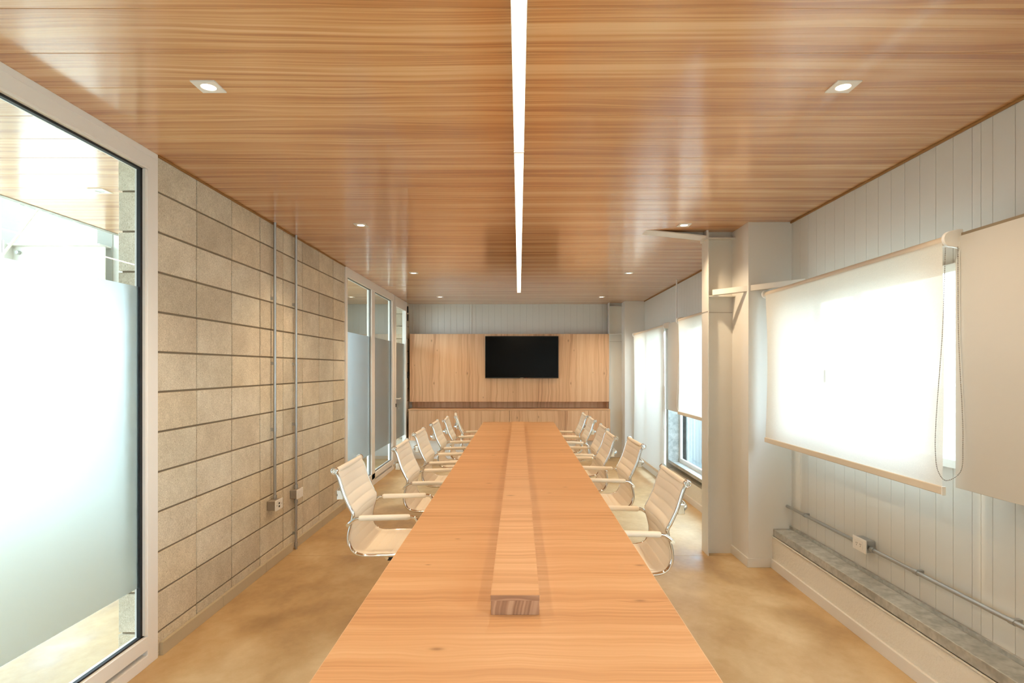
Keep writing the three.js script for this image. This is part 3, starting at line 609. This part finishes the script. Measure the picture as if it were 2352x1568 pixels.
function chair(label, X, D, dy, turn, group) {
  const g = thing('swivel_chair', label, 'chair', [X, 0, -D], turn, group), up = [];
  up.push(part(g, 'seat_shell', CH.sheet, M.leather));
  up.push(part(g, 'head_roll', CH.roll, M.leather));
  for (const k of [0, 1]) { up.push(part(g, 'side_frame', CH.frame[k], M.chrome)); const a = part(g, 'armrest', CH.arm[k], M.chrome); part(a, 'arm_pad', CH.pad[k], M.leather); up.push(a); }
  up.push(part(g, 'back_brace', CH.brace, M.chrome), part(g, 'seat_bar', CH.bar, M.chrome), part(g, 'tilt_mechanism', CH.mech, M.black), part(g, 'gas_lift', CH.lift, M.chrome), part(g, 'height_lever', CH.lever, M.black));
  for (const m of up) m.position.y = dy;
  part(g, 'lift_sleeve', CH.sleeve, M.black); part(g, 'star_base', CH.star, M.chrome);
  for (const c of CH.casters) part(g, 'caster', c, M.black);
  return g;
}
const ORD = ['sixth', 'fifth', 'fourth', 'third', 'second', 'first'];
// [D of the near side frame, x of the top roll, height change, turn in degrees], nearest the viewer first
[[2.92, -0.922, 0.004, 0], [3.95, -0.846, -0.026, 0], [4.78, -0.858, -0.025, 0.5], [5.75, -0.865, -0.037, 0], [6.35, -0.823, -0.05, -2], [6.95, -0.776, -0.055, -6]].forEach(([d, x, dy, a], i) =>
  chair(`cream ribbed swivel chair on the block wall side, ${ORD[i]} from the wood cabinet`, x + 0.309, d + 0.235, dy, -a * Math.PI / 180, 'cream chairs along the block wall side of the table'));
[[2.72, 0.784, -0.02, 0], [3.95, 0.840, -0.01, -1], [4.62, 0.767, -0.035, 0], [5.30, 0.803, -0.038, 0], [6.25, 0.814, -0.045, 0], [6.83, 0.798, -0.045, 0]].forEach(([d, x, dy, a], i) =>
  chair(`cream ribbed swivel chair on the window side, ${ORD[i]} from the wood cabinet`, x - 0.309, d + 0.235, dy, Math.PI - a * Math.PI / 180, 'cream chairs along the window side of the table'));

/* ------------------------------------------------------------------ television wall */
{
  const p = thing('wood_wall_panel', 'large oak wall panel behind the black television', 'panel', [-0.154, 0, -9.42]);
  part(p, 'panel', lb(3.206, 1.09, 0.04, 0, 1.451, 0, 0.002, 'z'), M.oak);
  part(p, 'frame', merge([lb(3.15, 0.04, 0.15, 0, 1.93, -0.10), lb(3.15, 0.04, 0.15, 0, 0.95, -0.10), lb(0.04, 1.0, 0.15, -1.5, 1.44, -0.10), lb(0.04, 1.0, 0.15, 1.5, 1.44, -0.10)]), M.oak);
  part(p, 'niche_board', lb(3.19, 0.13, 0.02, 0, 0.865, -0.16, 0, 'z'), M.oak); part(p, 'niche_side', lb(0.02, 0.13, 0.12, 1.59, 0.865, -0.09, 0, 'xz'), M.oak);
  const x0 = -1.749, x1 = 1.446, D = 9.25, W = x1 - x0;
  const plinth = structure('trim_8', 'white base wall with skirting under oak cabinet', 'kerb');
  part(plinth, 'kerb', bx(XL + 0.0, 1.45, 0, 0.298, 9.33, DB), M.plaster); part(plinth, 'skirting', bx(XL, 1.45, 0, 0.065, 9.318, 9.33, 0.002), M.paint);
  solo('cabinet_top', bx(x0 - 0.006, x1, 0.778, 0.797, D, 9.585, 0.001), M.oak, 'thin oak worktop over the row of cabinets', 'worktop');
  // two long cabinets, meeting at the visible joint, each with flat doors
  [[x0, -0.153, [-1.39, -1.0, -0.60]], [-0.150, x1, [0.29, 0.73, 1.1]]].forEach(([a, b, doors], k) => {
    const c = thing('wood_cabinet', k ? 'low oak cabinet with flat doors on the window side' : 'low oak cabinet with flat doors beside glass door', 'cabinet', [(a + b) / 2, 0.299, -(D + 0.17)]);
    part(c, 'carcass', lb(b - a - 0.002, 0.477, 0.30, 0, 0.239, 0, 0, 'xz'), M.oak);
    const e = [a, ...doors, b];
    for (let i = 0; i + 1 < e.length; i++) { const g = lb(e[i + 1] - e[i] - 0.003, 0.474, 0.018, (e[i] + e[i + 1]) / 2 - (a + b) / 2, 0.239, 0.16, 0.001, 'z'); part(c, 'cabinet_door', metreUV(g, 'z', 0.3 * i + k, 0.45 * i), M.oak); }
  });
}
{
  const t = thing('television', 'wall-mounted black flat television switched off', 'television', [0.046, 1.621, -9.36]);
  part(t, 'body', lb(1.174, 0.674, 0.03, 0, 0, 0, 0.004), M.tvFrame);
  part(t, 'screen', lb(1.160, 0.650, 0.002, 0, 0.006, 0.0155), M.tvScreen);
  part(t, 'rear_mount', lb(0.5, 0.35, 0.03, 0, 0, -0.03), M.black);
  part(t, 'logo_plate', lb(0.05, 0.006, 0.002, 0, -0.328, 0.0158), M.boxGrey);
  part(t, 'standby_light', lb(0.005, 0.004, 0.002, 0.07, -0.332, 0.016), M.red);
}

/* ------------------------------------------------------------------ ceiling lights */
const LW = 0.046, LY = 2.425, LSEG = 1.222, LX = 0.0;
const ordinals = ['first', 'second', 'third', 'fourth', 'fifth', 'sixth', 'seventh'];
for (let k = 0; k < 6; k++) {
  const d1 = 7.545 - k * LSEG, d0 = d1 - LSEG, zc = -(d0 + d1) / 2;
  const g = thing('light_bar', `glowing warm ceiling light bar, ${ordinals[k]} from the television wall`, 'light', [LX, LY, zc], 0, 'row of ceiling light bars');
  part(g, 'housing', merge([lb(LW, 0.040, LSEG - 0.002, 0, 0.055, 0, 0.001), lb(0.002, 0.044, LSEG - 0.002, LW / 2 - 0.001, 0.0205, 0), lb(0.002, 0.044, LSEG - 0.002, -LW / 2 + 0.001, 0.0205, 0)]), M.ledBody);
  part(g, 'diffuser', lb(LW - 0.0042, 0.030, LSEG - 0.013, 0, 0.016, 0, 0.001), M.ledGlow);
  for (const q of [-1, 1]) part(g, 'end_cap', lb(LW, 0.052, 0.006, 0, 0.0185, q * (LSEG / 2 - 0.0032)), M.ledBody);
  const l = new THREE.RectAreaLight(LED_COLOR, LED_POWER, LW - 0.008, LSEG - 0.03); l.position.set(0, -0.001, 0); l.rotation.x = -Math.PI / 2; g.add(l);
}
function downlight(x, D, label, lit = true) {
  const g = thing('downlight', label, 'light', [x, CEIL, -D], 0, lit ? 'square downlights' : undefined), S = 0.0445, sh = new THREE.Shape([[-S, -S], [S, -S], [S, S], [-S, S]].map((p) => new THREE.Vector2(...p)));
  const h = new THREE.Path(); h.absarc(0, 0, 0.027, 0, Math.PI * 2, true); sh.holes.push(h);
  const e = new THREE.ExtrudeGeometry(sh, { depth: 0.004, bevelEnabled: true, bevelSize: 0.001, bevelThickness: 0.001, bevelSegments: 1, curveSegments: 28 }); e.rotateX(Math.PI / 2); e.translate(0, -0.0002, 0);
  part(g, 'frame', e, M.plate);
  part(g, 'lamp_face', cyl(0.0275, 0.0275, 0.002, 'y', 28).translate(0, -0.0015, 0), lit ? M.spotGlow : M.spotOff);
  if (lit) {
    const s = new THREE.SpotLight(SPOT_COLOR, SPOT_POWER, 0, 1.05, 0.9, 2); s.position.set(0, -0.012, 0); s.target.position.set(0, -2, 0); s.castShadow = true; s.shadow.mapSize.set(1024, 1024);
    g.add(s); g.add(s.target);
  }
  return g;
}
[8.65, 6.485, 4.32, 2.20, 0.06].forEach((d, i) => {
  downlight(-1.168, d, `square white downlight near the block wall side, ${ordinals[i]} from the television wall`);
  downlight(1.22, d, `square white downlight near the window side, ${ordinals[i]} from the television wall`);
});
downlight(-2.50, 3.49, 'unlit square downlight in hall ceiling behind the glass', false);

renderer.render(scene, camera);
